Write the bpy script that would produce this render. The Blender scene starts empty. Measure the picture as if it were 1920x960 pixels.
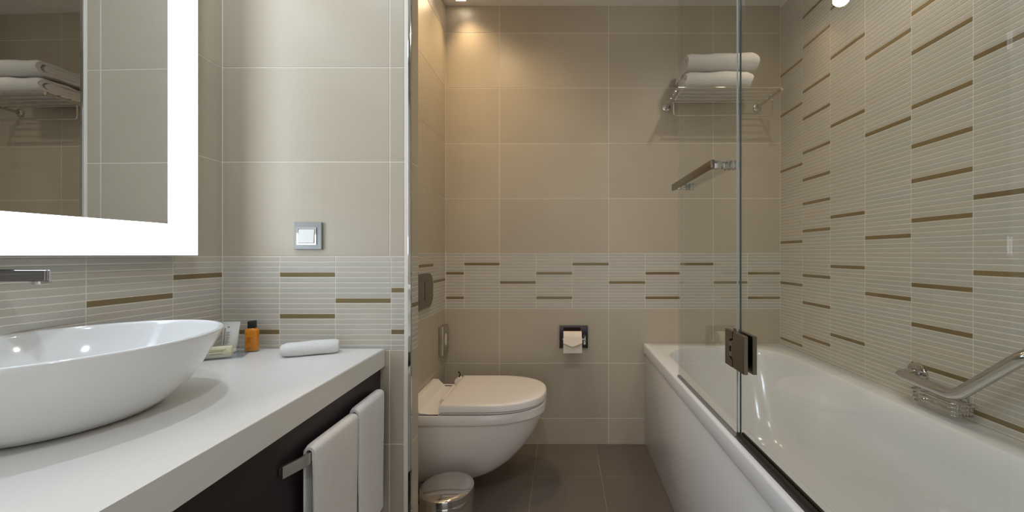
import bpy, bmesh, math, random
from mathutils import Vector, Matrix
random.seed(7)
SC = bpy.context.scene
COL = SC.collection
PI = math.pi

# ------------------------------------------------------------------ camera, light level
F, VX, VY, H = 727.0, 1055.0, 477.0, 1.041          # focal length in px, vanishing point, eye height
cd = bpy.data.cameras.new('camera'); cam = bpy.data.objects.new('camera', cd); COL.objects.link(cam)
cam.location = (0, 0, H); cam.rotation_euler = (PI/2, 0, 0)
cd.sensor_width = 36; cd.lens = F/1920*36
cd.shift_x = -(VX-960)/1920; cd.shift_y = -(480-VY)/1920; cd.clip_start = .01
SC.camera = cam
SC.view_settings.view_transform = 'Standard'; SC.view_settings.look = 'None'
SC.view_settings.gamma = 1; SC.view_settings.use_curve_mapping = False
SC.view_settings.exposure = 0.46
w = bpy.data.worlds.new('world'); SC.world = w; w.use_nodes = True
w.node_tree.nodes['Background'].inputs[0].default_value = (.97, .97, .97, 1)      # added fill light, entering by the doorway behind the viewer
w.node_tree.nodes['Background'].inputs[1].default_value = 1.0
WARM, SOFT, NEUT = (1, .72, .43), (1, .91, .80), (.87, .965, 1.09)
# ceiling lamps, all but the first added out of view: x, y, colour, spot watts, cone in degrees, blend
LAMPS = [(-.545, 2.055, WARM, 2.2, 116, 1.0),
         (.82, 1.20, SOFT, 3.0, 160, .8),  # added out of view, where the towel shelf's shadow points
         (.98, 1.70, WARM, 1.3, 80, 1.0),  # added out of view to warm the right wall
         (-.80, .80, NEUT, 3.6, 150, .8),  # added out of view, where the basin's shadow points
         (.0, .1, NEUT, 5.0, 165, .8),  # added out of view as fill for the room and right wall
         (-.38, 1.62, WARM, 4.0, 150, 1.0)]  # added out of view to warm and brighten the back wall
MIRROR_GLOW = 4.5

# ------------------------------------------------------------------ materials
def lin(c): return tuple((v/12.92 if v <= .04045 else ((v+.055)/1.055)**2.4) for v in [x/255 for x in c])
class N:
    def __init__(s, name):
        s.m = bpy.data.materials.new(name); s.m.use_nodes = True
        s.t = s.m.node_tree; s.t.nodes.clear()
        s.out = s.n('ShaderNodeOutputMaterial')
    def n(s, typ, **kw):
        x = s.t.nodes.new(typ)
        for k, v in kw.items(): setattr(x, k, v)
        return x
    def l(s, a, b): s.t.links.new(a, b)
    def math(s, op, a, b):
        x = s.n('ShaderNodeMath', operation=op)
        for i, v in enumerate((a, b)):
            if isinstance(v, (int, float)): x.inputs[i].default_value = v
            else: s.l(v, x.inputs[i])
        return x.outputs[0]
    def mix(s, f, a, b):
        x = s.n('ShaderNodeMix', data_type='RGBA')
        for i, v in ((0, f), (6, a), (7, b)):
            if isinstance(v, (int, float)): x.inputs[i].default_value = v
            elif isinstance(v, tuple): x.inputs[i].default_value = v + (1,) if len(v) == 3 else v
            else: s.l(v, x.inputs[i])
        return x.outputs[2]
    def noise(s, scale, detail=3, stretch=None, coord='Object'):
        tc = s.n('ShaderNodeTexCoord'); o = tc.outputs[coord]
        if stretch:
            mp = s.n('ShaderNodeMapping'); mp.inputs[3].default_value = stretch; s.l(o, mp.inputs[0]); o = mp.outputs[0]
        x = s.n('ShaderNodeTexNoise'); x.inputs['Scale'].default_value = scale; x.inputs['Detail'].default_value = detail
        s.l(o, x.inputs['Vector']); return x.outputs[0]
    def bsdf(s, col, rough=.5, metal=0, bump=None, bd=.1, spec=.5, coat=0, sss=0):
        b = s.n('ShaderNodeBsdfPrincipled')
        if isinstance(col, tuple): b.inputs['Base Color'].default_value = col + (1,)
        else: s.l(col, b.inputs['Base Color'])
        if isinstance(rough, (int, float)): b.inputs['Roughness'].default_value = rough
        else: s.l(rough, b.inputs['Roughness'])
        b.inputs['Metallic'].default_value = metal
        b.inputs['Specular IOR Level'].default_value = spec
        b.inputs['Coat Weight'].default_value = coat
        if bump is not None:
            bp = s.n('ShaderNodeBump'); bp.inputs['Strength'].default_value = bd; bp.inputs['Distance'].default_value = .01
            s.l(bump, bp.inputs['Height']); s.l(bp.outputs[0], b.inputs['Normal'])
        s.l(b.outputs[0], s.out.inputs[0]); return b

def M_plain(name, rgb, rough=.5, metal=0, spec=.5, coat=0, var=.06, scale=6):
    a = N(name); c = lin(rgb)
    nz = a.noise(scale, 4)
    col = a.mix(nz, tuple(v*(1-var) for v in c), tuple(min(1, v*(1+var)) for v in c))
    a.bsdf(col, rough, metal, spec=spec, coat=coat); return a.m
def M_tile(name, rgb, rough=.38, var=.15):
    a = N(name); c = lin(rgb)
    geo = a.n('ShaderNodeNewGeometry')
    oi = a.n('ShaderNodeObjectInfo')
    def wn(scale, stretch):
        mp = a.n('ShaderNodeMapping'); mp.inputs[3].default_value = stretch
        a.l(geo.outputs['Position'], mp.inputs[0])
        x = a.n('ShaderNodeTexNoise'); x.inputs['Scale'].default_value = scale; x.inputs['Detail'].default_value = 4
        a.l(mp.outputs[0], x.inputs['Vector']); return x.outputs[0]
    n1 = wn(4, (1, 1, .8)); n2 = wn(60, (1, 1, .08)); n3 = wn(60, (.08, .08, 1))
    f = a.math('ADD', a.math('MULTIPLY', n1, .6), a.math('ADD', a.math('MULTIPLY', n2, .2), a.math('MULTIPLY', n3, .2)))
    f = a.math('ADD', f, a.math('MULTIPLY', a.math('SUBTRACT', oi.outputs['Random'], .5), .25))
    col = a.mix(f, tuple(v*(1-var) for v in c), tuple(v*(1+var) for v in c))
    a.bsdf(col, rough, bump=n1, bd=.02); return a.m
def M_strip(name, cols, rough=.38):
    a = N(name); geo = a.n('ShaderNodeNewGeometry'); oi = a.n('ShaderNodeObjectInfo')
    r = a.math('FRACT', a.math('ADD', geo.outputs['Random Per Island'], oi.outputs['Random']), 0)
    cr = a.n('ShaderNodeValToRGB'); el = cr.color_ramp.elements
    el[0].color = lin(cols[0]) + (1,); el[1].color = lin(cols[-1]) + (1,)
    for i, c in enumerate(cols[1:-1]):
        e = el.new((i+1)/(len(cols)-1)); e.color = lin(c) + (1,)
    a.l(r, cr.inputs[0])
    nz = a.noise(18, 3)
    c2 = a.mix(a.math('MULTIPLY', nz, .25), cr.outputs[0], lin(cols[1]))
    a.bsdf(c2, rough); return a.m
def M_emit(name, rgb, s):
    a = N(name); e = a.n('ShaderNodeEmission'); e.inputs[0].default_value = rgb + (1,); e.inputs[1].default_value = s
    a.l(e.outputs[0], a.out.inputs[0]); return a.m
def M_glass(name, tint):
    a = N(name); lw = a.n('ShaderNodeLayerWeight'); lw.inputs[0].default_value = .5
    p = a.math('POWER', lw.outputs['Facing'], 5.0)
    f = a.math('ADD', a.math('MULTIPLY', p, .90), .04)
    tr = a.n('ShaderNodeBsdfTransparent'); tr.inputs[0].default_value = tint + (1,)
    gl = a.n('ShaderNodeBsdfGlossy'); gl.inputs['Roughness'].default_value = 0.0
    mx = a.n('ShaderNodeMixShader'); a.l(f, mx.inputs[0]); a.l(tr.outputs[0], mx.inputs[1]); a.l(gl.outputs[0], mx.inputs[2])
    a.l(mx.outputs[0], a.out.inputs[0]); return a.m
def M_cloth(name, rgb):
    a = N(name); c = lin(rgb)
    n1 = a.noise(420, 2); n2 = a.noise(25, 3)
    col = a.mix(n2, tuple(v*.93 for v in c), c)
    b = a.bsdf(col, .95, bump=n1, bd=.35, spec=.1)
    b.inputs['Sheen Weight'].default_value = .25
    return a.m

MT = dict(
    tile=M_tile('beige stone tile', (188, 177, 157)),
    grout=M_plain('pale grout', (230, 223, 210), .8),
    strip=M_strip('ribbed tile strips', [(195, 183, 165), (189, 185, 173), (197, 188, 174), (185, 184, 173), (191, 184, 169), (187, 185, 178), (194, 182, 166)]),
    accent=M_strip('bronze accent strip', [(122, 104, 70), (132, 113, 76), (116, 98, 66)], .3),
    floor=M_tile('brown floor tile', (108, 98, 89), .3),
    fgrout=M_plain('floor grout', (138, 124, 108), .8),
    ceil=M_plain('white ceiling paint', (238, 234, 226), .8),
    plaster=M_plain('beige plaster', (190, 182, 168), .7),
    quartz=M_plain('white quartz', (226, 224, 220), .28, scale=30, var=.02),
    ceramic=M_plain('white glazed ceramic', (232, 232, 231), .08, var=.01, coat=.3),
    toilet=M_plain('white sanitary ceramic', (236, 230, 222), .15, var=.01),
    lid=M_plain('white seat plastic', (236, 229, 222), .3, var=.01),
    acrylic=M_plain('white bath acrylic', (228, 229, 230), .14, var=.01),
    wood=M_plain('dark aubergine wood', (44, 34, 38), .4, scale=12, var=.2),
    black=M_plain('black plastic', (18, 18, 18), .4),
    chrome=M_plain('chrome', (208, 206, 203), .06, 1, var=.02),
    steel=M_plain('brushed steel', (196, 192, 184), .3, 1, var=.04),
    reflchrome=M_plain('dark reflection chrome', (150, 151, 155), .1, 1, var=.02),  # chrome darkened, so the spout's dark reflection sits in the colour
    nickel=M_plain('dark brushed nickel', (136, 128, 114), .3, 1, var=.04),
    bronze=M_plain('dark bronze profile', (58, 50, 44), .35, .6),
    darkchrome=M_plain('dark polished chrome', (60, 56, 58), .08, 1),
    towel=M_cloth('white terry cloth', (232, 230, 227)),
    glass=M_glass('clear safety glass', (.965, .98, .97)),
    gedge=M_plain('green glass edge', (62, 78, 74), .12),
    gedge2=M_plain('pale glass edge', (172, 178, 174), .2),
    mirror=M_plain('silvered mirror', (206, 208, 207), .0, 1, var=.0),
    glow=M_emit('light frame', (.87, .975, 1.09), MIRROR_GLOW),
    lampglow=M_emit('lamp face', (1, .88, .7), 8.0),
    grey=M_plain('grey switch plastic', (138, 138, 136), .35, .3),
    white=M_plain('white plastic', (236, 236, 233), .3),
    paper=M_plain('toilet tissue', (238, 226, 210), .9),
    amber=M_plain('amber gel bottle', (214, 132, 28), .2, coat=.3),
    print=M_plain('dark print', (62, 56, 50), .6),
    amberprint=M_plain('brown print', (140, 78, 20), .5),
    cream=M_plain('cream soap wrapper', (232, 228, 196), .5),
    olive=M_plain('olive print', (168, 164, 118), .6),
    tube=M_plain('white tube plastic', (232, 230, 224), .35),
    tray=M_glass('clear acrylic tray', (.93, .945, .96)),
)

# ------------------------------------------------------------------ helpers
def obj(name, bm, mat, parent=None, smooth=False, sharp=None):
    me = bpy.data.meshes.new(name)
    bmesh.ops.recalc_face_normals(bm, faces=bm.faces)
    bm.to_mesh(me); bm.free()
    for m in (mat if isinstance(mat, list) else [mat]): me.materials.append(MT[m])
    o = bpy.data.objects.new(name, me); COL.objects.link(o)
    if parent: o.parent = parent
    if smooth:
        for p in me.polygons: p.use_smooth = True
        me.set_sharp_from_angle(angle=math.radians(sharp or 40))
    return o
def local(o, root):                       # keep world coordinates when parented to a moved empty
    o.parent = root; o.matrix_parent_inverse = Matrix.Translation(root.location).inverted(); return o
def thing(name, label, cat, loc=(0, 0, 0), group=None):
    o = bpy.data.objects.new(name, None); COL.objects.link(o); o.location = loc; o.empty_display_size = .05
    return tag(o, label, cat, group)
def tag(o, label, cat, group=None, kind=None):
    o['label'] = label; o['category'] = cat
    if group: o['group'] = group
    if kind: o['kind'] = kind
    return o
def part(root, name, bm, mat, smooth=False, sharp=None, label=None):
    o = obj(name, bm, mat, None, smooth, sharp); local(o, root)
    if label: o['label'] = label
    return o
def box(bm, x0, x1, y0, y1, z0, z1, bev=0, seg=2):
    vs = [bm.verts.new(p) for p in ((x0,y0,z0),(x1,y0,z0),(x1,y1,z0),(x0,y1,z0),(x0,y0,z1),(x1,y0,z1),(x1,y1,z1),(x0,y1,z1))]
    fs = [bm.faces.new([vs[i] for i in q]) for q in ((3,2,1,0),(4,5,6,7),(0,1,5,4),(1,2,6,5),(2,3,7,6),(3,0,4,7))]
    if bev:
        es = list({e for f in fs for e in f.edges})
        bmesh.ops.bevel(bm, geom=es, offset=bev, segments=seg, affect='EDGES', profile=.5)
    return bm
def B(*a, **k): return box(bmesh.new(), *a, **k)
def loft(bm, rings, cap0=True, cap1=True, closed=True):
    R = [[bm.verts.new(p) for p in r] for r in rings]
    n = len(R[0])
    for a, b in zip(R, R[1:]):
        for i in range(n if closed else n-1):
            j = (i+1) % n
            try: bm.faces.new((a[i], a[j], b[j], b[i]))
            except ValueError: pass
    if cap0: bm.faces.new(R[0][::-1])
    if cap1: bm.faces.new(R[-1])
    return bm
def prism(bm, poly, axis, a, b):          # polygon extruded along an axis; poly gives the two other coordinates in x,y,z order
    def p(u, v, t): return (t, u, v) if axis == 'x' else (u, t, v) if axis == 'y' else (u, v, t)
    return loft(bm, [[p(u, v, a) for u, v in poly], [p(u, v, b) for u, v in poly]])
def lathe(bm, prof, c, n=40, sx=1, sy=1, cap0=True, cap1=True):
    return loft(bm, [[(c[0]+r*sx*math.cos(2*PI*i/n), c[1]+r*sy*math.sin(2*PI*i/n), c[2]+z) for i in range(n)] for r, z in prof], cap0, cap1)
def tube(bm, pts, r, n=12, cap=True):
    pts = [Vector(p) for p in pts]; rings = []
    up = None
    for i, p in enumerate(pts):
        t = ((pts[min(i+1, len(pts)-1)]-p).normalized() + (p-pts[max(i-1, 0)]).normalized()).normalized()
        if up is None:
            up = t.cross(Vector((0, 0, 1))) if abs(t.z) < .9 else t.cross(Vector((1, 0, 0)))
            up.normalize()
        else:
            up = (up - t*up.dot(t)).normalized()
        v = t.cross(up)
        rr = r[i] if isinstance(r, list) else r
        rings.append([p + up*rr*math.cos(2*PI*k/n) + v*rr*math.sin(2*PI*k/n) for k in range(n)])
    return loft(bm, rings, cap, cap)
def arc_path(pts, rad, n=6):              # polyline with rounded corners
    P = [Vector(p) for p in pts]; out = [P[0]]
    for a, b, c in zip(P, P[1:], P[2:]):
        d0 = (a-b); d1 = (c-b); r = min(rad, d0.length*.49, d1.length*.49)
        s, e = b+d0.normalized()*r, b+d1.normalized()*r
        for k in range(n+1):
            t = k/n; out.append(s*(1-t)**2 + b*2*t*(1-t) + e*t*t)
    out.append(P[-1]); return out
def rrect(x0, x1, y0, y1, r, n=8):
    out = []
    for cx, cy, a0 in ((x1-r, y0+r, -PI/2), (x1-r, y1-r, 0), (x0+r, y1-r, PI/2), (x0+r, y0+r, PI)):
        for k in range(n+1):
            a = a0 + PI/2*k/n; out.append((cx+r*math.cos(a), cy+r*math.sin(a)))
    return out
def P(px, py, d):                         # picture point at a distance -> place
    return ((px-VX)*d/F, d, H-(py-VY)*d/F)

# ------------------------------------------------------------------ room shell
YB, XR, XA, XL, YS, YP, XP = 2.126, 1.193, -.643, -1.081, 1.232, 1.298, -.483
CEIL = 2.406; YF = -1.0; T = .0010        # tiles stand proud of the grout by T
def structure(name, *b):
    o = obj(name, B(*b), name if False else MATSEL[name]); o['kind'] = 'structure'; return o
MATSEL = dict(floor='fgrout', ceiling='ceil', wall_back='grout', wall_right='grout', wall_left='grout', wall_middle='grout',
              wall_alcove='grout', wall_front='plaster')
fl = structure('floor', XL-.12, XR+.12, YF-.1, YB+.12, -.1, -T)
ce = structure('ceiling', XL-.12, XR+.12, YF-.1, YB+.12, CEIL, CEIL+.1)
wb = structure('wall_back', XA-.12, XR+.12, YB+T, YB+.12, 0, CEIL)
wr = structure('wall_right', XR+T, XR+.12, YF, YB+T, 0, CEIL)
wl = structure('wall_left', XL-.12, XL-T, YF, YS+T, 0, CEIL)
wm = structure('wall_middle', XL-.12, XP-T, YS+T, YP, 0, CEIL)
wa = structure('wall_alcove', XA-.12, XA-T, YP, YB+T, 0, CEIL)
bm = bmesh.new(); DX0, DX1, DZ = -.55, .40, 2.12  # doorway opening added so fill light reaches the room
box(bm, XL-.12, DX0, YF-.1, YF, 0, CEIL); box(bm, DX1, XR+.12, YF-.1, YF, 0, CEIL); box(bm, DX0, DX1, YF-.1, YF, DZ, CEIL)
wf = obj('wall_front', bm, 'plaster'); wf['kind'] = 'structure'

MESH = {}
def slab(name, du, dv, mat, plane):       # shared mesh of one tile
    k = (name, round(du, 4), round(dv, 4), mat, plane)
    if k not in MESH:
        bm = bmesh.new(); e = min(.0007, dv*.2); h = T
        a, b = du/2, dv/2
        lo = [(-a, -b), (a, -b), (a, b), (-a, b)]; hi = [(-a+e, -b+e), (a-e, -b+e), (a-e, b-e), (-a+e, b-e)]
        def q(u, v, t):
            return {'back': (u, -t, v), 'left': (t, u, v), 'right': (-t, u, v), 'floor': (u, v, t)}[plane]
        loft(bm, [[q(u, v, 0) for u, v in lo], [q(u, v, h*.7) for u, v in lo], [q(u, v, h) for u, v in hi]])
        bmesh.ops.recalc_face_normals(bm, faces=bm.faces)
        me = bpy.data.meshes.new(name); bm.to_mesh(me); bm.free(); me.materials.append(MT[mat]); MESH[k] = me
    return MESH[k]
def place(parent, name, plane, c, u0, u1, v0, v1, mat, g=.0032):
    if u1-u0 <= g or v1-v0 <= g: return
    me = slab(name, u1-u0-g, v1-v0-g, mat, plane)
    o = bpy.data.objects.new(name, me); COL.objects.link(o); o.parent = parent
    u, v = (u0+u1)/2, (v0+v1)/2
    o.location = {'back': (u, c+T, v), 'left': (c-T, u, v), 'right': (c+T, u, v), 'floor': (u, v, c-T)}[plane]
def column(parent, plane, c, u0, u1, ztop, pitch, k0, k1, accents, single, g=.0031):
    """strips k0..k1-1 below ztop; brown ones as bars of their own"""
    tiles = {}
    for k in range(k0, k1):
        v1 = ztop-k*pitch; v0 = v1-pitch
        if v1 > CEIL+.001: continue
        if k in accents: place(parent, 'accent_strip', plane, c, u0, u1, v0, v1, 'accent', g*.8)
        elif single: place(parent, 'tile_strip', plane, c, u0, u1, v0, v1, 'strip', g)
        else: tiles.setdefault(k//18, []).append(k)
    for key, ks in tiles.items():          # one ribbed tile: its ribs joined, 30 cm tall
        bm = bmesh.new(); a = (u1-u0-g)/2; zc = ztop-(key*18+9)*pitch
        for k in ks:
            z1 = ztop-k*pitch-g/2-zc; z0 = z1-pitch+g; e = .0006
            def q(u, v, t): return {'back': (u, -t, v), 'left': (t, u, v), 'right': (-t, u, v)}[plane]
            lo = [(-a, z0), (a, z0), (a, z1), (-a, z1)]; hi = [(-a+e, z0+e), (a-e, z0+e), (a-e, z1-e), (-a+e, z1-e)]
            loft(bm, [[q(u, v, 0) for u, v in lo], [q(u, v, T) for u, v in hi]])
        o = obj('ribbed_tile', bm, 'strip', parent)
        u = (u0+u1)/2; o.location = {'back': (u, c+T, zc), 'left': (c-T, u, zc), 'right': (c+T, u, zc)}[plane]

# back wall
sb = F/YB
bx = lambda p: (p-VX)/sb
bz = lambda y: H+(VY-y)/sb
rows = [(CEIL, bz(62)), (bz(62), bz(165)), (bz(165), bz(268.5)), (bz(268.5), bz(372)), (bz(372), bz(475))]
low = [(bz(578.5), bz(681)), (bz(681), bz(784)), (bz(784), 0)]
for z1, z0 in rows+low:
    for a, b in ((836, 936.5), (936.5, 1141), (1141, 1337.5), (1337.5, 1463)):
        place(wb, 'wall_tile', 'back', YB, XA if a == 836 else bx(a), XR if b == 1463 else bx(b), z0, z1, 'tile')
BT = bz(475); BP = (bz(475)-bz(578.5))/18
cols = [836, 870, 937, 1005, 1073, 1141.5, 1210, 1275, 1338, 1402, 1463]
acc = [(6, 14), (3,), (9,), (6, 14), (3,), (9,), (6, 14), (3,), (9,), (6, 14)]
for i in range(10):
    column(wb, 'back', YB, max(XA, bx(cols[i])), min(XR, bx(cols[i+1])), BT, BP, 0, 18, acc[i], False)
# alcove wall beside the toilet
for z1, z0 in rows+low:
    for a, b in ((1.535, YB), (YP, 1.535)):
        place(wa, 'wall_tile', 'left', XA, a, b, z0, z1, 'tile')
for (a, b), ac in zip(((1.93, YB), (1.735, 1.93), (1.54, 1.735), (YP, 1.54)), ((8,), (3, 12), (5,), (9,))):
    column(wa, 'left', XA, a, b, BT, BP, 0, 18, ac, False)
# middle wall (behind the counter) and its narrow end
ss = F/YS
mx = lambda p: (p-VX)/ss
mz = lambda y: H+(VY-y)/ss
ST = mz(480.8); SP = (mz(480.8)-mz(656.5))/18
ups = [(ST+.3005*k, ST+.3005*(k+1)) for k in range(5)]
dns = [(mz(656.5)-.2985*(k+1), mz(656.5)-.2985*k) for k in range(3)]
for z0, z1 in ups+dns:
    z0, z1 = max(0, z0), min(CEIL, z1)
    place(wm, 'wall_tile', 'back', YS, XL, mx(730.5), z0, z1, 'tile')
    place(wm, 'wall_tile', 'back', YS, mx(730.5), mx(758), z0, z1, 'tile')
    place(wm, 'wall_tile', 'left', XP, YS+.006, YP, z0, z1, 'tile')
    place(wl, 'wall_tile', 'left', XL, .632, YS, z0, z1, 'tile')
    place(wl, 'wall_tile', 'left', XL, .032, .632, z0, z1, 'tile')
    place(wl, 'wall_tile', 'left', XL, -.568, .032, z0, z1, 'tile')
    place(wl, 'wall_tile', 'left', XL, YF, -.568, z0, z1, 'tile')
for a, b, ac in ((417, 524, (14,)), (524, 628.5, (3, 11)), (628.5, 733, (8,)), (733, 758, (6, 14))):
    column(wm, 'back', YS, max(XL, mx(a)), mx(b), ST, SP, 0, 18, ac, True)
column(wm, 'left', XP, YS+.006, YP, ST, SP, 0, 18, (9,), True)
for a, b, ac in ((1.0765, YS, (3,)), (.880, 1.0765, (6,)), (.682, .880, (11,)), (.484, .682, (4, 13)), (.286, .484, (8,)), (.088, .286, (2,)), (-.11, .088, (10,))):
    column(wl, 'left', XL, a, b, ST, SP, 0, 18, ac, a > .4)
# ribbed right wall
xs = [1463, 1504.5, 1556.5, 1621.5, 1708, 1824]
ed = [YB] + [F*XR/(x-VX) for x in xs[1:]] + [.928, .728, .528, .328, .128, -.072]
AY = [[9, 143, 217, 321, 453.5, 529, 632.5], [37, 88.8, 171, 222.5, 286, 337, 381, 433, 515.5, 566, 630.5],
      [20.5, 113, 240, 406, 499, 627.5], [114, 258, 446, 550], [29, 104, 198, 273, 337, 413, 535, 611, 677], [113, 367, 513, 767]]
for i in range(len(ed)-1):
    d = ed[i]
    if i < len(AY): ac = {math.floor((BT-(H+(VY-y)*d/F))/BP) for y in AY[i]}
    else: ac = {random.randrange(-80, 28) for _ in range(6)}
    k0 = -math.ceil((CEIL-BT)/BP); k1 = math.ceil((BT-.53)/BP)
    column(wr, 'right', XR, ed[i+1], ed[i], BT, BP, k0, k1, ac, i in (4, 5))
# floor tiles
fx = [-.137+.318*k for k in range(-4, 6)]; fy = [1.819+.33*k for k in range(-9, 2)]
for a, b in zip(fx, fx[1:]):
    for c, e in zip(fy, fy[1:]):
        x0, x1, y0, y1 = max(a, XL), min(b, XR), max(c, YF), min(e, YB)
        if x1-x0 > .01 and y1-y0 > .01: place(fl, 'floor_tile', 'floor', 0, x0, x1, y0, y1, 'floor', .004)
bm = bmesh.new()                            # frame of the doorway added behind the viewer to let light in
for q in ((DX0, DX0+.03, 0, DZ), (DX1-.03, DX1, 0, DZ), (DX0+.03, DX1-.03, DZ-.03, DZ)): box(bm, q[0], q[1], YF-.11, YF+.012, q[2], q[3])
o = obj('trim_2', bm, 'wood'); o['kind'] = 'structure'
# chrome corner profile of the middle wall
bm = B(XP-.0085, XP+.0012, YS-.0015, YS+.0075, 0, CEIL, bev=.001)
o = obj('trim_1', bm, 'chrome'); o['kind'] = 'structure'

# ------------------------------------------------------------------ lamps in the ceiling
names = ['square ceiling downlight in the corner above the toilet', 'unseen square ceiling downlight over the middle of the bathtub',
         'added unseen downlight near the right wall above the towel shelf', 'unseen square ceiling downlight above the wash basin',
         'added unseen downlight in the middle of the room', 'added unseen downlight close to the wall above the flush plate']
for (x, y, c, pw, cone, bl), lab in zip(LAMPS, names):
    r = thing('ceiling_downlight', lab, 'lamp', (x, y, CEIL), 'ceiling downlights')
    a, b = .036, .026
    bm = bmesh.new()
    for s in ((-a, a, -a, -b), (-a, a, b, a), (-a, -b, -b, b), (b, a, -b, b)):
        box(bm, x+s[0], x+s[1], y+s[2], y+s[3], CEIL-.005, CEIL)
    part(r, 'lamp_frame', bm, 'white')
    part(r, 'lamp_face', B(x-b, x+b, y-b, y+b, CEIL-.003, CEIL), 'lampglow')
    ld = bpy.data.lights.new('lamp_light', 'SPOT'); ld.color = c; ld.energy = pw*4; ld.spot_size = math.radians(cone); ld.spot_blend = bl
    ld.shadow_soft_size = .035
    lo = bpy.data.objects.new('lamp_light', ld); COL.objects.link(lo); lo.location = (x, y, CEIL-.012)
    if x < -.5 and y > 2: lo.rotation_euler = (math.radians(-14), math.radians(-14), 0)    # swivelled off the corner
    local(lo, r)

# ------------------------------------------------------------------ lighted mirror on the left wall
MD, MW0, ZM0, ZM1, LW = 1.087, 1.19, 1.0385, 2.02, .082
MXF = -1.022                               # face at its far edge
mr = thing('lighted_mirror', 'large rectangular wall mirror with glowing white light frame above basin', 'mirror', (MXF, MD, ZM0))
rot = math.radians(-1.0)
def mpart(name, bm, mat):
    o = obj(name, bm, mat); o.parent = mr; return o
Wm, Hm = MW0, ZM1-ZM0
# local frame: y runs from 0 (far edge) to -Wm, x = 0 is the face
bm = bmesh.new(); prism(bm, [(-.002, 0), (-.002, -Wm), (-.0285, -Wm), (-.0575, 0)], 'z', 0, Hm); mpart('housing', bm, 'grey')
mpart('light_strip', B(-.002, 0, -LW, -.001, .001, Hm-.001), 'glow')
mpart('light_strip', B(-.002, 0, -Wm+.001, -Wm+LW, .001, Hm-.001), 'glow')
mpart('light_strip', B(-.002, 0, -Wm+LW, -LW, .001, LW), 'glow')
mpart('light_strip', B(-.002, 0, -Wm+LW, -LW, Hm-LW, Hm-.001), 'glow')
mpart('mirror_glass', B(-.002, .0005, -Wm+LW, -LW, LW, Hm-LW), 'mirror')
mr.rotation_euler = (0, 0, rot)

# ------------------------------------------------------------------ counter, cabinet
CZ = mz(653)
ct = bmesh.new()
prism(ct, [(XL+.001, -.55), (-.512, -.55), (-.5375, .449), (-.564, YS-.002), (XL+.001, YS-.002)], 'z', CZ-.058, CZ)
bmesh.ops.bevel(ct, geom=[e for e in ct.edges if abs(e.verts[0].co.z-e.verts[1].co.z) < .001], offset=.0025, segments=2, affect='EDGES')
counter = obj('vanity_counter', ct, 'quartz', smooth=True, sharp=30)
tag(counter, 'thick white quartz counter under the wash basin', 'counter')
cb = thing('vanity_cabinet', 'dark aubergine wooden vanity front below the white counter', 'cabinet', (-.8, .5, 0))
ZA = CZ-.059
def fr(y): return -.564+(YS-y)*.034          # front line of the counter
bm = bmesh.new(); prism(bm, [(fr(-.5)-.014, -.5), (fr(YS)-.014, YS-.003), (fr(YS)-.034, YS-.003), (fr(-.5)-.034, -.5)], 'z', .50, ZA)
part(cb, 'front_panel', bm, 'wood')
part(cb, 'side_panel', B(-1.05, fr(YS)-.036, YS-.024, YS-.003, .12, ZA), 'wood')
part(cb, 'back_panel', B(-.80, -.78, -.5, YS-.026, .0, ZA), 'wood')
part(cb, 'bottom_shelf', B(-.778, -.61, -.5, YS-.026, .12, .14), 'wood')

# towel rail, a flat bent strip fixed to the front panel
tr = thing('towel_rail', 'flat brushed steel towel rail fixed to the dark vanity front', 'towel rail', (-.55, 1.0, .6))
path = [(-.5535, .764), (-.550, .775), (-.545, .788), (-.540, .802), (-.536, .818), (-.5345, .84), (-.5400, 1.0), (-.5450, 1.15), (-.549, 1.17), (-.557, 1.185), (-.5715, 1.20)]
bm = bmesh.new(); rr = []
for i, (x, y) in enumerate(path):
    a = Vector(path[max(i-1, 0)]); b = Vector(path[min(i+1, len(path)-1)]); t = (b-a).normalized(); n = Vector((t.y, -t.x))*.0025
    rr.append([(x-n.x, y-n.y, .598), (x+n.x, y+n.y, .598), (x+n.x, y+n.y, .622), (x-n.x, y-n.y, .622)])
loft(bm, rr); part(tr, 'rail_strip', bm, 'steel', True, 40)
part(tr, 'rail_mount', B(-.5605, -.5560, .766, .776, .603, .617), 'steel')

def hung_towel(y0, y1, x, zt, zb0, zb1, th, label, bulge, lean):
    """a thick towel over the rail: inverted U section swept along y"""
    bm = bmesh.new(); rings = []
    n = 16
    for k in range(n+1):
        t = k/n; y = y0+(y1-y0)*t; xc = x-.034*(y-y0)*1.0
        edge = min(1, min(t, 1-t)*n/1.5)        # rounded selvedges
        ww = th*(.72+.28*math.sin(PI/2*edge))
        r_in = .004; ro = r_in+ww
        zz = zt - lean*(t) - (1-math.sin(PI/2*min(1, edge)))*.004
        out = []; inn = []
        for j in range(6):                      # front flap from hem upwards
            s = j/6; z = zb0+(zz-ro-zb0)*s
            wob = bulge*math.sin(3.1*t+1+s*2)*(1-s)
            out.append((xc+ro+wob, z)); inn.append((xc+r_in+.004+wob, z))
        for j in range(9):
            a = PI*j/8; out.append((xc+ro*math.cos(a), zz-ro+ro*math.sin(a))); inn.append((xc+(r_in+.002)*math.cos(a), zz-ro+(r_in+.002)*math.sin(a)))
        for j in range(6):
            s = 1-j/6-1/6; z = zb1+(zz-ro-zb1)*s
            out.append((xc-ro, z)); inn.append((xc-r_in-.003, z))
        sec = out+inn[::-1]
        rings.append([(u, y, v) for u, v in sec])
    loft(bm, rings)
    o = obj('hand_towel', bm, 'towel', smooth=True, sharp=60)
    return tag(o, label, 'towel', 'hand towels on the rail')
hung_towel(.822, 1.008, -.5378, .636, .30, .34, .011, 'white hand towel on the rail, nearer one beside the bare rail end', .003, .004)
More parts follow.
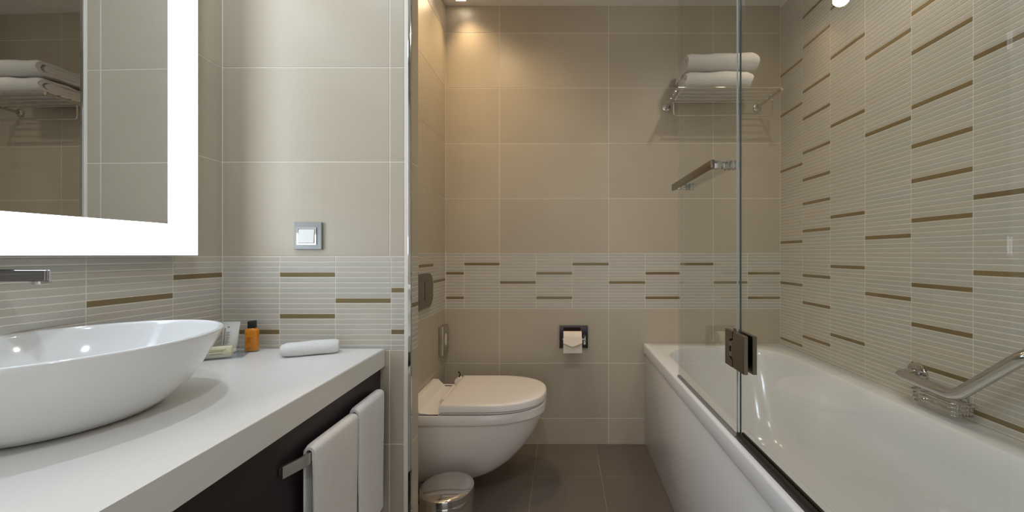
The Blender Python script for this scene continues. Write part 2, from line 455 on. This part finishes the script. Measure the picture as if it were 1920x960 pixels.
t2 = hung_towel(1.012, 1.165, -.5440, .640, .29, .33, .0125, 'white hand towel on the rail, farther one next to the tiled wall', .004, .0)

# ------------------------------------------------------------------ wash basin
bc = (-.892, .700); RZ = .885; sx, sy = .200, .228
bs = thing('wash_basin', 'white oval vessel basin standing on the quartz counter', 'basin', (bc[0], bc[1], CZ))
h = RZ-CZ
prof = [(.40, .0005), (.50, .0015), (.56, .006), (.66, .022), (.755, .044), (.835, .070), (.905, .098), (.962, .122), (.990, h-.007), (.998, h-.002), (.992, h+.0005), (.972, h+.001), (.955, h-.002), (.945, h-.008),
        (.90, .112), (.82, .082), (.72, .054), (.60, .034), (.44, .020), (.25, .0135), (.12, .012)]
bm = bmesh.new(); lathe(bm, prof, (bc[0], bc[1], CZ), 72, sx, sy)
part(bs, 'bowl', bm, 'ceramic', True, 60)
bm = bmesh.new(); lathe(bm, [(.021, 0), (.022, .002), (.018, .005), (.004, .006)], (bc[0], bc[1], CZ+.0125), 28)
part(bs, 'drain_cap', bm, 'chrome', True)
# wall spout
fc = thing('basin_faucet', 'chrome wall mounted basin spout below the lit mirror', 'faucet', (XL, .70, 1.0))
s7 = F/.70
zt, zb = H-(505-VY)/s7, H-(528-VY)/s7
xt = (90-VX)/s7
bm = bmesh.new(); prism(bm, [(XL+.004, .70), (xt-.004, .70), (xt, .703), (xt-.008, .708), (xt-.038, .728), (XL+.004, .728)], 'z', zb, zt)
bmesh.ops.bevel(bm, geom=list(bm.edges), offset=.0022, segments=3, affect='EDGES')
part(fc, 'spout', bm, 'reflchrome', True, 30)
bm = bmesh.new(); lathe(bm, [(.0105, -.006), (.0115, -.005), (.0115, .0)], (xt-.030, .714, zb), 28); part(fc, 'aerator', bm, 'steel', True)
part(fc, 'wall_plate', B(XL+.0005, XL+.006, .692, .736, zb-.006, zt+.006, bev=.002), 'chrome')
bm = bmesh.new(); tube(bm, [(XL+.0005, .50, 1.0), (XL+.05, .50, 1.0)], .022, 24); part(fc, 'control_knob', bm, 'chrome', True)

# ------------------------------------------------------------------ light switch
x0, x1, z0, z1 = mx(555), mx(606), mz(468), mz(417)
sw = thing('light_switch', 'square grey light switch with white rocker on the tiled wall', 'switch', ((x0+x1)/2, YS, z0))
part(sw, 'outer_frame', B(x0, x1, YS-.009, YS-.0005, z0, z1, bev=.0015), 'grey')
a, b, c, e = mx(561), mx(597), mz(459), mz(427)
bm = bmesh.new()
for q in ((a, b, c, c+.004), (a, b, e-.004, e), (a, a+.004, c+.004, e-.004), (b-.004, b, c+.004, e-.004)): box(bm, q[0], q[1], YS-.012, YS-.0085, q[2], q[3])
part(sw, 'inner_frame', bm, 'chrome')
bm = bmesh.new(); prism(bm, [(YS-.009, c+.006), (YS-.015, c+.006), (YS-.012, e-.006), (YS-.009, e-.006)], 'x', a+.006, b-.006)
part(sw, 'rocker', bm, 'white')

# ------------------------------------------------------------------ toiletries tray, tube, bottle, soap
ang = math.radians(25)
e2 = Vector((-math.cos(ang), -math.sin(ang), 0)); e1 = Vector((-math.sin(ang), math.cos(ang), 0))
P0 = Vector((-.922, 1.118, CZ)); LT, WT = .112, .108
def orient(bm, org, eu=e2, ev=e1):
    m = Matrix(((eu.x, ev.x, 0, org.x), (eu.y, ev.y, 0, org.y), (0, 0, 1, org.z), (0, 0, 0, 1)))
    bmesh.ops.transform(bm, matrix=m, verts=bm.verts); return bm
bm = box(bmesh.new(), 0, LT, 0, WT, .0005, .004, bev=.001)
ty = thing('toiletry_tray', 'clear acrylic toiletry tray in the counter corner', 'tray', tuple(P0))
part(ty, 'tray_base', orient(bm, P0), 'tray')
bm = bmesh.new()
for q in ((0, LT, 0, .003), (0, LT, WT-.003, WT), (0, .003, .003, WT-.003), (LT-.003, LT, .003, WT-.003)): box(bm, q[0], q[1], q[2], q[3], .004, .018)
part(ty, 'tray_rim', orient(bm, P0), 'tray')
# amber bottle
bp = Vector((-.953, 1.190, CZ+.0045))
bt = thing('shower_gel_bottle', 'amber shower gel bottle with a black cap', 'bottle', tuple(bp))
m0 = Vector((-.97, -.2, 0)).normalized(); m1 = Vector((-.2, .97, 0)).normalized()*-1
eu, ev = Vector((math.cos(.2), math.sin(.2), 0)), Vector((-math.sin(.2), math.cos(.2), 0))
bm = bmesh.new()
def rr2(hx, hy, r, z): return [(x, y, z) for x, y in rrect(-hx, hx, -hy, hy, r, 4)]
loft(bm, [rr2(.0150, .0095, .004, 0), rr2(.0165, .0105, .005, .002), rr2(.0165, .0105, .005, .060), rr2(.0155, .010, .005, .064), rr2(.011, .0095, .005, .0665), rr2(.009, .0085, .004, .068)])
part(bt, 'bottle_body', orient(bm, bp, eu, ev), 'amber', True, 50)
bm = bmesh.new(); loft(bm, [rr2(.0092, .0085, .003, .0682), rr2(.0095, .0088, .003, .069), rr2(.0095, .0088, .003, .089), rr2(.0088, .008, .003, .090)])
part(bt, 'bottle_cap', orient(bm, bp, eu, ev), 'black', True, 50)
bm = bmesh.new()
for k, (u, v, wd, ht) in enumerate(((-.012, .050, .003, .004), (-.010, .040, .018, .0012), (-.010, .037, .013, .0009), (-.010, .034, .014, .0009), (-.010, .031, .012, .0009), (-.010, .028, .015, .0009), (-.010, .025, .010, .0009), (-.012, .020, .002, .0009), (-.012, .008, .018, .0012))):
    box(bm, u, u+wd*.9, -.0109, -.0104, v, v+ht)
part(bt, 'label_print', orient(bm, bp, eu, ev), 'amberprint', label='small brown print')
# white tube standing on its cap
tp = Vector((-1.003, 1.172, CZ+.0045))
tb = thing('lotion_tube', 'white lotion tube with dark printed lines standing upright beside basin', 'tube', tuple(tp))
bm = bmesh.new(); rg = []
for z, a, b in ((.014, .0155, .0125), (.018, .0175, .0135), (.035, .0195, .0115), (.055, .0215, .008), (.072, .0235, .0040), (.080, .0245, .0015), (.090, .025, .0012)):
    rg.append([(a*math.cos(2*PI*k/24), b*math.sin(2*PI*k/24), z) for k in range(24)])
loft(bm, rg); part(tb, 'tube_body', orient(bm, tp, eu, ev), 'tube', True, 50)
bm = bmesh.new(); lathe(bm, [(.0145, 0), (.015, .001), (.015, .0125), (.0142, .0135)], (0, 0, 0), 24, 1, .85); part(tb, 'tube_cap', orient(bm, tp, eu, ev), 'white', True)
bm = bmesh.new()
def tl(u, z, wd, ht):                        # printed mark lying on the sloping front
    yv = lambda zz: -(.0125-(zz-.014)*.000172*1000/1000*.95) - .0002
    def fy(zz):
        q = ((.018, .0135), (.035, .0115), (.055, .008), (.072, .0040), (.080, .0015), (.090, .0012))
        for (a, u), (b, v) in zip(q, q[1:]):
            if zz <= b: return -(u+(v-u)*(zz-a)/(b-a))
        return -.0012
    vs = [bm.verts.new((u+du, fy(z+dz)*math.sqrt(max(.05, 1-((u+du)/.021)**2)) - .0010, z+dz)) for du, dz in ((0, 0), (wd, 0), (wd, ht), (0, ht))]
    bm.faces.new(vs)
tl(-.0135, .024, .0018, .048)
for k, wd in enumerate((.013, .011, .014, .010, .013, .012, .009, .013, .008)): tl(-.009, .060-.0042*k, wd*.9, .0010)
tl(-.006, .074, .005, .0022)
part(tb, 'label_print', orient(bm, tp, eu, ev), 'print', label='dark printed lines')
# soap in its wrapper, leaning flat in the tray
so = P0 + e2*.028 + e1*.006 + Vector((0, 0, .0045))
sp = thing('soap_bar', 'pale cream wrapped soap bar at the front of the tray', 'soap', tuple(so))
part(sp, 'wrapper', orient(box(bmesh.new(), 0, .074, 0, .020, 0, .030, bev=.003), so), 'cream', True)
bm = bmesh.new()
for u, z, wd in ((.012, .021, .05), (.018, .017, .04), (.02, .010, .03)): box(bm, u, u+wd, -.0004, .0002, z, z+.0018)
part(sp, 'label_print', orient(bm, so), 'olive', label='faint olive print')

# rolled face towel
bm = bmesh.new(); rings = []; n = 20
A = Vector((-.815, 1.128, 0)); Bv = Vector((-.684, 1.185, 0)); ax = (Bv-A).normalized(); sd = Vector((-ax.y, ax.x, 0))
for k in range(15):
    t = k/14; c = A+(Bv-A)*t
    ed_ = min(1, min(t, 1-t)*14/1.2); f = .80+.20*ed_
    r1, r2 = .026*f, .0205*f*(1+.10*t)
    ring = []
    for j in range(n):
        a = 2*PI*j/n; u = r1*math.cos(a); v = r2*math.sin(a)
        v = max(v, -r2*.80)
        ring.append(c + sd*u + Vector((0, 0, CZ+.0175+v + .0006*math.sin(9*t+2*a))))
    rings.append(ring)
mn = min(p.z for r in rings for p in r)
for r in rings:
    for p in r: p.z += CZ+.0008-mn
loft(bm, rings)
ft = thing('face_towel', 'small white face towel rolled up on the counter', 'towel', (-.75, 1.155, CZ))
part(ft, 'rolled_cloth', bm, 'towel', True, 60)
bm = bmesh.new(); sec = []                    # spiral of cloth seen on the left end
for k in range(40):
    a = k*.42; r = .004+.00031*k*1.15
    sec.append(A - ax*.001 + sd*(r*math.cos(a)*1.15) + Vector((0, 0, CZ+.019+r*.9*math.sin(a))))
tube(bm, sec, .0022, 6); part(ft, 'rolled_end', bm, 'towel', True)

# ------------------------------------------------------------------ toilet
YT = 1.764; HW = .200
tl_ = thing('toilet', 'white wall hung toilet with closed lid', 'toilet', (XA, YT, 0))
def dshape(xb, xf, hw, z, fr_=.52, e=2.3, n=22):
    """flat back at xb, rounded front at xf"""
    L = xf-xb; xm = xb+L*(1-fr_)
    pts = [(xb, YT-hw, z)]
    for k in range(n+1):
        a = -PI/2+PI*k/n
        ca, sa = math.cos(a), math.sin(a)
        pts.append((xm+(xf-xm)*abs(ca)**(2/e), YT+hw*math.copysign(abs(sa)**(2/e), sa), z))
    pts.append((xb, YT+hw, z))
    return pts
XW = XA+.0015
bm = bmesh.new()
loft(bm, [dshape(XW, -.40, .07, .062), dshape(XW, -.345, .098, .066), dshape(XW, -.285, .118, .092), dshape(XW, -.218, .140, .14), dshape(XW, -.155, .162, .21),
          dshape(XW, -.115, .177, .275), dshape(XW, -.093, .186, .325), dshape(XW, -.089, .188, .341), dshape(XW, -.081, .194, .345), dshape(XW, -.076, .1965, .350),
          dshape(XW, -.075, .1965, .382), dshape(XW, -.079, .1935, .387)])
part(tl_, 'bowl', bm, 'toilet', True, 35)
bm = bmesh.new()                              # raised back along the wall
prism(bm, [(XW, .387), (XW, .425), (XW+.006, .4285), (XW+.030, .427), (XW+.038, .420), (XW+.050, .4), (XW+.062, .393), (XW+.14, .3905), (XW+.14, .387)], 'y', YT-.192, YT+.15)
bmesh.ops.bevel(bm, geom=[e for e in bm.edges if abs(e.verts[0].co.y-e.verts[1].co.y) < .001], offset=.004, segments=2, affect='EDGES')
part(tl_, 'back_ledge', bm, 'toilet', True, 35)
XLID = -.500
bm = bmesh.new(); loft(bm, [dshape(XLID+.006, -.080, .192, .3915, .60), dshape(XLID+.004, -.078, .193, .394, .60), dshape(XLID+.004, -.079, .192, .397, .60)])
part(tl_, 'seat', bm, 'lid', True, 40)
bm = bmesh.new()
loft(bm, [dshape(XLID, -.076, .1955, .400, .60), dshape(XLID-.001, -.0735, .198, .402, .60), dshape(XLID-.001, -.0735, .198, .424, .60), dshape(XLID, -.0755, .196, .4285, .60),
          dshape(XLID+.004, -.081, .191, .4308, .60), dshape(XLID+.012, -.095, .178, .4320, .60), dshape(XLID+.06, -.15, .12, .4330, .60)])
part(tl_, 'lid', bm, 'lid', True, 50)
bm = bmesh.new(); tube(bm, [(XLID-.017, YT+.15, .412), (XLID-.017, YT+.19, .412)], .017, 20); part(tl_, 'hinge', bm, 'toilet', True)
bm = bmesh.new(); tube(bm, [(XLID-.017, YT-.10, .408), (XLID-.017, YT+.08, .408)], .012, 16); part(tl_, 'hinge', bm, 'lid', True)
bm = bmesh.new(); tube(bm, arc_path([(XLID-.017, YT+.172, .429), (XLID-.010, YT+.172, .444), (XLID-.022, YT+.172, .456)], .008), .0032, 8); part(tl_, 'hinge_clip', bm, 'darkchrome', True, label='small dark metal clip')

# flush plate on the alcove wall
fp = thing('flush_plate', 'grey rounded flush plate on the tiled wall above the toilet', 'flush plate', (XA, 1.76, .79))
yl, yh = 1.648, 1.893; zl, zh = .792, .952
bm = bmesh.new(); prism(bm, rrect(yl, yh, zl, zh, .060, 10), 'x', XA+.0005, XA+.011)
part(fp, 'plate', bm, 'nickel', True, 35)
for a, b, nm in ((yl+.03, yl+.118, 'button'), (yl+.124, yh-.03, 'button')):
    bm = bmesh.new(); prism(bm, rrect(a, b, zl+.035, zh-.035, .012, 5), 'x', XA+.011, XA+.0145); part(fp, nm, bm, 'nickel', True, 35)

# bag dispenser on the alcove wall
bd_ = thing('bag_dispenser', 'slim steel hygiene bag dispenser on the wall near the back corner', 'dispenser', (XA, 2.05, .513))
part(bd_, 'case', B(XA+.0005, XA+.025, 2.006, 2.100, .515, .664, bev=.003), 'steel', True, 35)
bm = bmesh.new(); prism(bm, [(2.053+.016*math.cos(2*PI*k/24), .590+.032*math.sin(2*PI*k/24)) for k in range(24)], 'x', XA+.0248, XA+.0262)
part(bd_, 'bag_slot', bm, 'paper', True, 35, 'pale oval bag opening')

# toilet roll holder
x0, x1, z0, z1 = bx(1049), bx(1102), bz(652), bz(610)
hd = thing('toilet_roll_holder', 'dark polished toilet roll holder on the back wall', 'toilet roll holder', ((x0+x1)/2, YB, z0))
part(hd, 'back_plate', B(x0, x1, YB-.006, YB-.0005, z0, z1, bev=.0015), 'darkchrome')
bm = bmesh.new()
for q in ((x0, x1, z1-.008, z1), (x0, x0+.008, z0, z1-.008), (x1-.008, x1, z0, z1-.008)): box(bm, q[0], q[1], YB-.012, YB-.006, q[2], q[3])
part(hd, 'plate_frame', bm, 'darkchrome')
RC = ((bx(1056)+bx(1091))/2-.002, YB-.068, .590)
bm = bmesh.new(); tube(bm, arc_path([(x1-.018, YB-.006, .582), (x1-.018, RC[1], .582), (x1-.018, RC[1], RC[2]), (x0+.018, RC[1], RC[2])], .006, 4), .005, 10); part(hd, 'holder_arm', bm, 'chrome', True)
part(hd, 'arm_block', B(x1-.026, x1-.012, YB-.03, YB-.006, .552, .600, bev=.002), 'chrome')
rl = thing('toilet_roll', 'white toilet paper roll with its end folded to a point', 'toilet roll', RC)
bm = bmesh.new(); n = 36; R_, r_ = .043, .019; X0, X1 = RC[0]-.048, RC[0]+.048
rings = []
for r, x in ((r_, X0), (R_-.001, X0), (R_, X0+.001), (R_, X1-.001), (R_-.001, X1), (r_, X1), (r_, X0)):
    rings.append([(x, RC[1]+r*math.cos(2*PI*k/n), RC[2]+r*math.sin(2*PI*k/n)) for k in range(n)])
loft(bm, rings, False, False); part(rl, 'roll', bm, 'paper', True, 40)
ff = RC[1]-R_-.0012
bm = bmesh.new()
prism(bm, [(ff, RC[2]+.004), (ff-.0008, RC[2]+.004), (ff-.0012, RC[2]-.062), (ff-.0004, RC[2]-.062)], 'x', X0-.0005, X1+.0005)
part(rl, 'loose_sheet', bm, 'paper')
bm = bmesh.new(); xm = (X0+X1)/2
pl = [(X0-.001, RC[2]+.018), (X1+.001, RC[2]+.018), (X1+.001, RC[2]-.008), (xm+.004, RC[2]-.024), (xm-.004, RC[2]-.024), (X0-.001, RC[2]-.008)]
tilt = lambda v, o: ff-o-(RC[2]+.018-v)*.30
loft(bm, [[(u, tilt(v, .0022), v) for u, v in pl], [(u, tilt(v, .0032), v) for u, v in pl]]); part(rl, 'folded_tip', bm, 'paper')

# ------------------------------------------------------------------ pedal bin
bc_ = (-.425, 1.427, 0); R = .096
pb = thing('pedal_bin', 'small chrome pedal bin on the floor in front of the toilet', 'bin', bc_)
zr = .188
bm = bmesh.new(); lathe(bm, [(R-.004, .006), (R, .010), (R, zr-.028), (R-.001, zr-.026)], bc_, 56); part(pb, 'bin_body', bm, 'chrome', True)
bm = bmesh.new(); lathe(bm, [(R+.001, zr-.025), (R+.0022, zr-.024), (R+.0022, zr-.006), (R+.0005, zr), (R-.006, zr+.003), (R-.016, zr+.005), (R-.05, zr+.0085), (R-.08, zr+.010), (.004, zr+.0103)], bc_, 56); part(pb, 'bin_lid', bm, 'chrome', True)
bm = bmesh.new(); lathe(bm, [(R-.002, 0), (R+.002, .001), (R+.002, .009), (R, .010)], bc_, 40); part(pb, 'base_ring', bm, 'black', True)
ha = math.radians(172); hx, hy = bc_[0]+(R+.011)*math.cos(ha), bc_[1]+(R+.011)*math.sin(ha)
bm = box(bmesh.new(), -.008, .008, -.024, .024, zr-.065, zr-.008, bev=.003)
bmesh.ops.transform(bm, matrix=Matrix.Translation((hx, hy, 0)) @ Matrix.Rotation(ha, 4, 'Z'), verts=bm.verts); part(pb, 'lid_hinge', bm, 'black', True)
bm = box(bmesh.new(), R-.01, R+.03, -.02, .02, .008, .014, bev=.002)
bmesh.ops.transform(bm, matrix=Matrix.Translation((bc_[0], bc_[1], 0)) @ Matrix.Rotation(math.radians(-25), 4, 'Z'), verts=bm.verts); part(pb, 'pedal', bm, 'black')

# ------------------------------------------------------------------ bathtub
TX0, TX1, TY0, TY1, TZ = .442, XR-.002, .30, YB-.002, .556
tu = thing('bathtub', 'long white built in bathtub along the ribbed wall', 'bathtub', ((TX0+TX1)/2, (TY0+TY1)/2, 0))
def rr3(x0, x1, y0, y1, r, z): return [(x, y, z) for x, y in rrect(x0, x1, y0, y1, r, 10)]
I = (.514, 1.085, TY0+.10, TY1-.085)
def ins(d, r, z, dn=0, df=0): return rr3(I[0]+d, I[1]-d, I[2]+d+dn, I[3]-d-df, r, z)
bm = bmesh.new()
loft(bm, [rr3(TX0+.012, TX1-.004, TY0+.004, TY1-.004, .006, TZ-.053), rr3(TX0+.001, TX1-.001, TY0+.001, TY1-.001, .008, TZ-.052), rr3(TX0, TX1, TY0, TY1, .010, TZ-.049), rr3(TX0, TX1, TY0, TY1, .010, TZ-.008),
          rr3(TX0+.002, TX1-.001, TY0+.002, TY1-.001, .010, TZ-.003), rr3(TX0+.008, TX1-.004, TY0+.008, TY1-.004, .010, TZ),
          ins(-.007, .21, TZ), ins(-.002, .21, TZ-.0015), ins(.002, .21, TZ-.006), ins(.010, .20, TZ-.04), ins(.032, .19, TZ-.14, .03, .05), ins(.06, .17, TZ-.28, .06, .11), ins(.08, .15, TZ-.36, .09, .15),
          ins(.115, .12, TZ-.405, .11, .19), ins(.17, .08, TZ-.415, .12, .21)], cap0=False)
part(tu, 'tub_shell', bm, 'acrylic', True, 50)
part(tu, 'apron_panel', B(TX0+.008, TX0+.026, TY0+.01, TY1-.004, .001, TZ-.054, bev=.003), 'acrylic', True, 35)

# ------------------------------------------------------------------ shower screen
GX = .4635; GT = .005; YD0, YD1 = 1.019, 1.537; ZG = 2.14
def pane(root, y0, y1, z0, z1, edges):
    c = GX+(.0026 if edges else -.0026); bm = B(c-GT/2, c+GT/2, y0, y1, z0, z1)
    for f in bm.faces:
        n = f.normal if f.normal.length else f.calc_center_median()
        f.normal_update()
        if abs(f.normal.x) < .5: f.material_index = (1 if f.normal.y > .5 else 0) if edges else (2 if f.normal.y < -.5 else 0)
    return part(root, 'glass_pane', bm, ['glass', 'gedge', 'gedge2'])
dr = thing('shower_door', 'hinged clear glass bath screen door leaf nearest the back wall', 'shower screen', (GX, YD1, TZ))
pane(dr, YD0+.003, YD1, TZ+.0075, ZG, False)
part(dr, 'bottom_seal', B(GX-.009, GX+.002, YD0+.003, YD1, TZ+.0015, TZ+.0075), 'grey')
HZ = 1.302
bm = bmesh.new(); box(bm, .426, .438, 1.115, 1.518, HZ-.012, HZ+.012, bev=.002); part(dr, 'handle_bar', bm, 'nickel', True, 35)
for y in (1.135, 1.498):
    bm = bmesh.new(); box(bm, .438, GX-.0055, y-.012, y+.012, HZ-.011, HZ+.011, bev=.002); part(dr, 'handle_mount', bm, 'chrome', True, 35)
    bm = bmesh.new(); box(bm, GX+GT/2+.0005, .515, y-.012, y+.012, HZ-.011, HZ+.011, bev=.003)
    for k in range(3): box(bm, .478+.012*k, .482+.012*k, y-.0135, y+.0135, HZ-.0125, HZ+.0125)
    part(dr, 'handle_knob', bm, 'chrome', True, 35)
pn = thing('shower_screen', 'fixed clear glass bath screen panel nearest the viewer', 'shower screen', (GX, .7, TZ))
pane(pn, .30, YD0-.003, TZ+.004, ZG, True)
part(pn, 'floor_channel', B(GX-.008, GX-.0003, .30, YD0-.003, TZ+.0005, TZ+.019), 'bronze')
part(pn, 'floor_channel', B(GX+.0055, GX+.011, .30, YD0-.003, TZ+.0005, TZ+.019), 'bronze')
hg = thing('screen_hinge', 'square brushed nickel hinge joining both glass screens', 'hinge', (GX, YD0, .79))
hz0, hz1 = .743, .838
for s in (-1, 1):
    xa, xb = (GX-.0165, GX-.0055) if s < 0 else (GX+.0055, GX+.0165)
    # plate on the fixed panel with a tongue towards the door leaf
    bm = bmesh.new(); ym = YD0
    prism(bm, [(ym-.062, hz0), (ym-.001, hz0), (ym-.001, hz0+.022), (ym+.012, hz0+.026), (ym+.012, hz1-.026), (ym-.001, hz1-.022), (ym-.001, hz1), (ym-.062, hz1)], 'x', xa, xb)
    bmesh.ops.bevel(bm, geom=[e for e in bm.edges], offset=.001, segments=1, affect='EDGES')
    part(hg, 'hinge_plate', bm, 'nickel')
    bm = bmesh.new()
    prism(bm, [(ym+.003, hz0), (ym+.048, hz0), (ym+.048, hz1), (ym+.003, hz1), (ym+.003, hz1-.018), (ym+.020, hz1-.024), (ym+.020, hz0+.024), (ym+.003, hz0+.018)], 'x', xa, xb)
    part(hg, 'hinge_plate', bm, 'nickel')
bm = bmesh.new()
for z in (hz0+.034, hz1-.034): tube(bm, [(GX-.0145, YD0+.016, z-.006), (GX-.0145, YD0+.016, z+.006)], .004, 12)
part(hg, 'hinge_pin', bm, 'chrome', True)

# ------------------------------------------------------------------ towel shelf on the back wall
SZ = 1.842; AX0, AX1 = .566, 1.062
ts = thing('towel_shelf', 'chrome towel shelf of thin rods on the back wall', 'shelf', ((AX0+AX1)/2, YB, SZ))
for x in (AX0, AX1):
    bm = bmesh.new(); tube(bm, [(x, YB-.008, SZ), (x, 1.878, SZ)], .0075, 14); part(ts, 'shelf_arm', bm, 'chrome', True)
    bm = bmesh.new(); tube(bm, [(x, YB-.0005, SZ), (x, YB-.010, SZ), (x, YB-.013, SZ)], [.021, .021, .017], 24); part(ts, 'wall_flange', bm, 'chrome', True)
for y in (1.886, 1.930, 1.974, 2.018, 2.062):
    bm = bmesh.new(); tube(bm, [(AX0-.004, y, SZ+.010), (AX1+.004, y, SZ+.010)], .0035, 10); part(ts, 'shelf_rod', bm, 'chrome', True)
y = 2.010
bm = bmesh.new(); tube(bm, arc_path([(AX0+.010, y, SZ+.004), (AX0+.010, y, 1.762), (AX1+.028, y, 1.762), (AX1+.028, y, SZ+.004), (AX1, y, SZ+.004)], .012, 5), .0040, 10); part(ts, 'hanging_rail', bm, 'chrome', True)

def folded_towel(x0, x1, yf, yb, z0, hgt, layers, label, skew):
    """one cloth folded to and fro: the folds round at the front, edges seen at the left"""
    th = hgt/4; path = []; c = z0+hgt/2
    def run(a, b, z, n=7):
        for k in range(n): path.append((a+(b-a)*k/(n-1), z+.0012*math.sin(k*1.7+z*90)))
    def turn(y, r, sg, up, n=7):             # half round fold
        for k in range(1, n): 
            g = -PI/2+PI*k/n; path.append((y+sg*r*math.cos(g), c+(r*math.sin(g) if up else -r*math.sin(g))))
    R1, R2 = hgt/2-th/2, th/2
    run(yb, yf+R1+th/2, c-R1); turn(yf+R1+th/2, R1, -1, True); run(yf+R1+th/2, yb-.004, c+R1)
    cc = c+th; 
    for k in range(1, 5):
        g = PI/2-PI*k/5; path.append((yb-.004+R2*math.cos(g), cc+R2*math.sin(g)))
    run(yb-.004, yf+.050, c+R2); turn(yf+.050, R2, -1, False); run(yf+.050, yb-.006, c-R2)
    o_, i_ = [], []
    hw = th*.495
    for k, p in enumerate(path):
        a = Vector(path[max(0, k-1)]); b = Vector(path[min(len(path)-1, k+1)]); t = (b-a).normalized(); nn = Vector((-t.y, t.x))*hw
        o_.append((p[0]+nn.x, p[1]+nn.y)); i_.append((p[0]-nn.x, p[1]-nn.y))
    sec = o_+i_[::-1]
    bm = bmesh.new(); rings = []; n = 14
    cy = sum(p[0] for p in sec)/len(sec); cz = z0+hgt/2
    for k in range(n+1):
        t = k/n; x = x0+(x1-x0)*t; e = min(1, min(t, 1-t)*n)
        f = .90+.10*e
        rings.append([(x+skew*(v-z0)+.004*math.sin(u*60+v*90)*(1-e), cy+(u-cy)*(.97+.03*e), z0+(v-z0)*f+(.0035*math.sin(5*t+1+40*hgt*layers)+.0022*math.sin(13*t+u*25+layers))*((v-z0)/hgt)) for u, v in sec])
    loft(bm, rings)
    o = obj('bath_towel', bm, 'towel', smooth=True, sharp=70)
    return tag(o, label, 'towel', 'bath towels on the shelf')
zb_ = SZ+.0165
folded_towel(.598, .920, 1.872, 2.085, zb_, .078, 3, 'folded white bath towel, lower of the two on the chrome shelf', .05)
folded_towel(.606, .950, 1.868, 2.085, zb_+.090, .076, 5, 'folded white bath towel, upper of the two on the chrome shelf', .0)

# ------------------------------------------------------------------ grab bar and soap basket on the right wall
gb = thing('grab_bar', 'chrome angled grab bar on the ribbed wall above the bathtub', 'grab bar', (XR, 1.2, .64))
GXb = 1.122
pth = arc_path([(XR-.006, 1.300, .642), (GXb, 1.300, .642), (GXb, 1.108, .636), (GXb, .935, .800), (XR-.006, .915, .815)], .030, 8)
bm = bmesh.new(); tube(bm, pth, .0165, 18); part(gb, 'bar', bm, 'chrome', True, 60)
for y, z in ((1.300, .642), (.915, .815)):
    bm = bmesh.new(); tube(bm, [(XR-.0005, y, z), (XR-.008, y, z), (XR-.012, y, z)], [.036, .036, .030], 32); part(gb, 'wall_flange', bm, 'chrome', True)
sk = thing('soap_basket', 'chrome wire soap basket on the wall under the grab bar', 'soap basket', (XR, 1.2, .59))
ya, yb = 1.118, 1.262; xf = 1.128; zt_, zl_ = .608, .572
bm = bmesh.new()
tube(bm, arc_path([(XR-.004, yb, zt_), (xf, yb, zt_), (xf, ya, zt_), (XR-.004, ya, zt_)], .015, 5), .0028, 8); part(sk, 'top_wire', bm, 'chrome', True)
bm = bmesh.new(); tube(bm, arc_path([(XR-.004, yb-.004, zl_), (xf+.004, yb-.004, zl_), (xf+.004, ya+.004, zl_), (XR-.004, ya+.004, zl_)], .015, 5), .0022, 8); part(sk, 'bottom_wire', bm, 'chrome', True)
for z in (.584, .596):
    bm = bmesh.new(); tube(bm, arc_path([(XR-.004, yb-.002, z), (xf+.002, yb-.002, z), (xf+.002, ya+.002, z), (XR-.004, ya+.002, z)], .015, 5), .0020, 8); part(sk, 'side_wire', bm, 'chrome', True)
for k in range(5):
    x = xf+.012+k*.010; bm = bmesh.new(); tube(bm, arc_path([(x, yb-.001, zt_), (x, yb-.004, zl_), (x, ya+.004, zl_), (x, ya+.001, zt_)], .006, 3), .0018, 6); part(sk, 'basket_wire', bm, 'chrome', True)
part(sk, 'wall_plate', B(XR-.005, XR-.0005, ya+.02, yb-.02, zt_-.006, zt_+.012, bev=.001), 'chrome')
